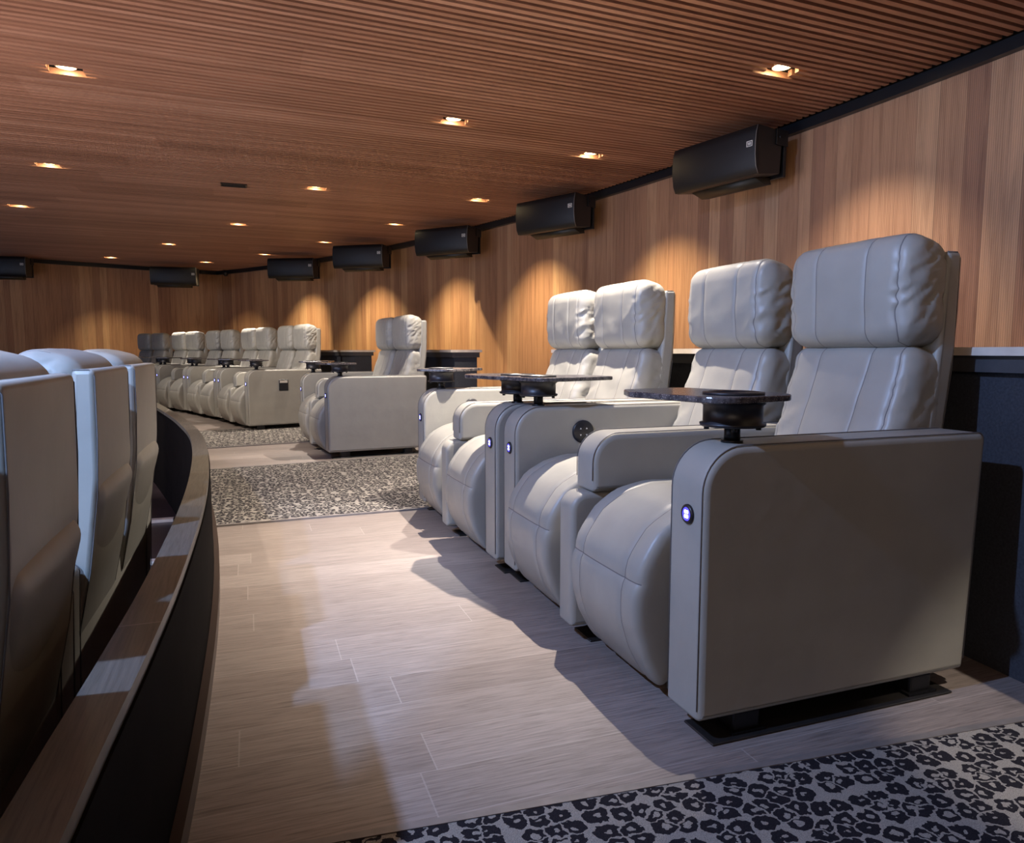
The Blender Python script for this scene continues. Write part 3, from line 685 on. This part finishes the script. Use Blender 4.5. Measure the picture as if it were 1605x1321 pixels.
# ------------------------------------------------------------------ wall speakers
def make_speaker():
    r = empty('wall_speaker')  # local: x = depth towards the wall, y = along the wall, z up (0 = top)
    prof = round_poly([(0.02, -0.355), (0.26, -0.325), (0.28, -0.01), (0.0, -0.0)], [0.012] * 4, 3)
    bm = bmesh.new(); prism_xz(bm, prof, -0.415, 0.415, 0.006, 2); link('cabinet', bm, M['cabinet'], r)
    bm = bmesh.new(); pf = [(-0.004, -0.006), (-0.020, -0.06), (-0.027, -0.14), (-0.026, -0.22), (-0.014, -0.30), (0.012, -0.35), (0.02, -0.35), (0.006, -0.006)]
    prism_xz(bm, pf, -0.422, 0.422, 0.003, 2); g = link('grille', bm, M['grille'], r)
    bm = bmesh.new()
    add_tube(bm, [(p[0] - 0.001, -0.418, p[1]) for p in pf[:6]], 0.0025, 6); link('edge_strip', bm, M['alu'], g)
    bm = bmesh.new(); y = -0.365; x = -0.0295
    for (a, c, z0, z1) in ((-0.026, -0.021, -0.155, -0.115), (0.021, 0.026, -0.155, -0.115), (-0.026, 0.026, -0.119, -0.115), (-0.026, 0.026, -0.155, -0.151), (-0.014, 0.014, -0.130, -0.126), (-0.014, 0.014, -0.137, -0.133), (-0.014, 0.014, -0.144, -0.140)):
        add_box(bm, x, x + 0.004, y + a, y + c, z0, z1)
    link('badge', bm, M['white_print'], g)
    bm = bmesh.new(); add_box(bm, 0.281, 0.42, -0.35, 0.35, -0.06, -0.005, 0.003, 1); add_box(bm, 0.30, 0.33, -0.415, 0.415, -0.34, -0.01, 0.003, 1)
    for s_ in (-1, 1): add_box(bm, 0.20, 0.33, s_ * 0.422 - 0.005, s_ * 0.422 + 0.005, -0.12, -0.005, 0.002, 1); add_cyl(bm, (0.24, s_ * 0.416, -0.06), (0.24, s_ * 0.435, -0.06), 0.012, 12)
    link('bracket', bm, M['black_steel'], r)
    bm = bmesh.new(); prism_xz(bm, [(0.12, -0.345), (0.29, -0.325), (0.31, -0.375), (0.24, -0.385)], -0.30, 0.34); link('lower_wedge', bm, M['wedge'], r)
    return r
sp = make_speaker()
SP = [(3.455, 4.86, 0.21), (3.07, 7.33, 0.45), (2.48, 9.53, 0.73), (1.65, 11.52, 0.98), (0.75, 13.55, 1.12)]
SL = ['large black wall speaker nearest the camera above the closest recliners', 'second black wall speaker from the right, above the brightly lit headrests', 'third black wall speaker from the right, over the wood wall', 'fourth black wall speaker from the right, above the lone recliner pair', 'fifth wall speaker, with a bright lamp reflection on its corner', 'black speaker on the back wall above the end of the far row', 'black speaker on the back wall cut by the left edge of the photo']
for i, (x, y, da) in enumerate(SP):
    o = sp if i == 0 else copy_tree(sp); th = math.atan2(y - CY0, x - CX0)
    o.location = (x, y, 2.50); o.rotation_euler = (0, 0, da); tag(o, SL[i], 'speaker', 'black wall speakers under the ceiling')
for i, (x, y, a) in enumerate([(-1.35, 15.75, 1.22), (-4.05, 15.0, 1.20)]):
    o = copy_tree(sp); o.location = (x, y, 2.50); o.rotation_euler = (0, 0, a + 0.25); tag(o, SL[5 + i], 'speaker', 'black wall speakers under the ceiling')

# ------------------------------------------------------------------ downlights
def make_downlight():
    r = empty('downlight')
    bm = bmesh.new(); add_lathe(bm, (0, 0, 0), [(0.046, 0.042), (0.056, 0.026), (0.060, 0.026), (0.060, 0.044), (0.048, 0.0465)], 24)
    for f in list(bm.faces):
        if len(f.verts) > 4: bm.faces.remove(f)
    link('reflector', bm, M['can'], r)
    bm = bmesh.new(); add_cyl(bm, (0, 0, 0.030), (0, 0, 0.034), 0.046, 24); link('lens', bm, M['lens'], r)
    return r
dl = make_downlight()
names = ['left column, nearest', 'left column, second', 'left column, third', 'left column, fourth']
visible = []
for i, (x, y, pw_, cone, tint, tl) in enumerate(DOWN):
    o = dl if i == 0 else copy_tree(dl)
    o.location = (x, y, 2.600)
    lamp('spot_lamp', 'SPOT', (x, y, 2.598), pw_, (WARM, WARM2, (1.0, 0.80, 0.62))[tint], (x + tl[0], y + tl[1], 1.2), 0.018, cone, 1.0 if (i in (4, 0) or tint != 1) else 0.45)
    lamp('glow_lamp', 'POINT', (x, y, 2.612), 1.6, WARM, None, 0.012)
    o['_i'] = i
    tag(o, 'DL', 'ceiling light', 'warm recessed downlights in the slatted ceiling')
    visible.append(o)
lbl = {0: 'recessed downlight out of view above the lower row',
 1: 'largest warm downlight near the upper left corner of the ceiling', 2: 'warm downlight at the far left below the largest left one', 3: 'small warm downlight cut close to the left edge',
 4: 'recessed downlight out of view above the brightly lit headrests', 5: 'warm downlight in the middle of the ceiling, upper centre', 6: 'warm downlight right of the small black ceiling vent', 7: 'small warm downlight beyond and right of the vent, mid ceiling',
 8: 'tiny warm downlight in the far middle of the ceiling', 9: 'tiny warm downlight nearest the left back-wall speaker', 10: 'recessed downlight out of view above the nearest recliners',
 11: 'warm downlight nearest the right wall, above the largest speaker', 12: 'warm downlight left of the largest speaker', 13: 'warm downlight left of the second speaker', 14: 'warm downlight just left of the third speaker', 15: 'warm downlight just left of the fourth speaker',
 16: 'warm downlight reflected in the fifth speaker beside it', 17: 'tiny warm downlight above the back-wall speaker near the room corner', 18: 'recessed downlight behind the camera, left', 19: 'recessed downlight behind the camera, right'}
for i, o in enumerate(visible):
    o['label'] = lbl[i]; del o['_i']

# ceiling vent
r = empty('ceiling_vent', (-0.09, 8.33, 2.60), 0.0)
bm = bmesh.new()
for (a, c, e, f_) in ((-0.13, 0.13, -0.08, -0.065), (-0.13, 0.13, 0.065, 0.08), (-0.13, -0.115, -0.065, 0.065), (0.115, 0.13, -0.065, 0.065)): add_box(bm, a, c, e, f_, -0.008, 0.0)
link('frame', bm, M['black_steel'], r)
bm = bmesh.new()
for q in range(5): add_box(bm, -0.115, 0.115, -0.058 + q * 0.025, -0.052 + q * 0.025, -0.006, 0.0)
add_box(bm, -0.12, 0.12, -0.07, 0.07, -0.0012, 0.0012)
link('louvre', bm, M['trim_black'], r)
tag(r, 'small black rectangular vent set in the slatted ceiling', 'vent')
# small black camera at the room corner
r = empty('corner_camera', (-0.42, 17.05, 2.52), 0)
bm = bmesh.new(); add_lathe(bm, (0, 0, 0), [(0.05, 0.07), (0.055, 0.02), (0.045, -0.02), (0.02, -0.045)], 20); link('dome', bm, M['black_plastic'], r)
bm = bmesh.new(); add_cyl(bm, (0, 0, 0.0705), (0, 0, 0.081), 0.06, 20); link('mount', bm, M['black_steel'], r)
tag(r, 'tiny black dome camera in the far corner under the ceiling', 'camera')
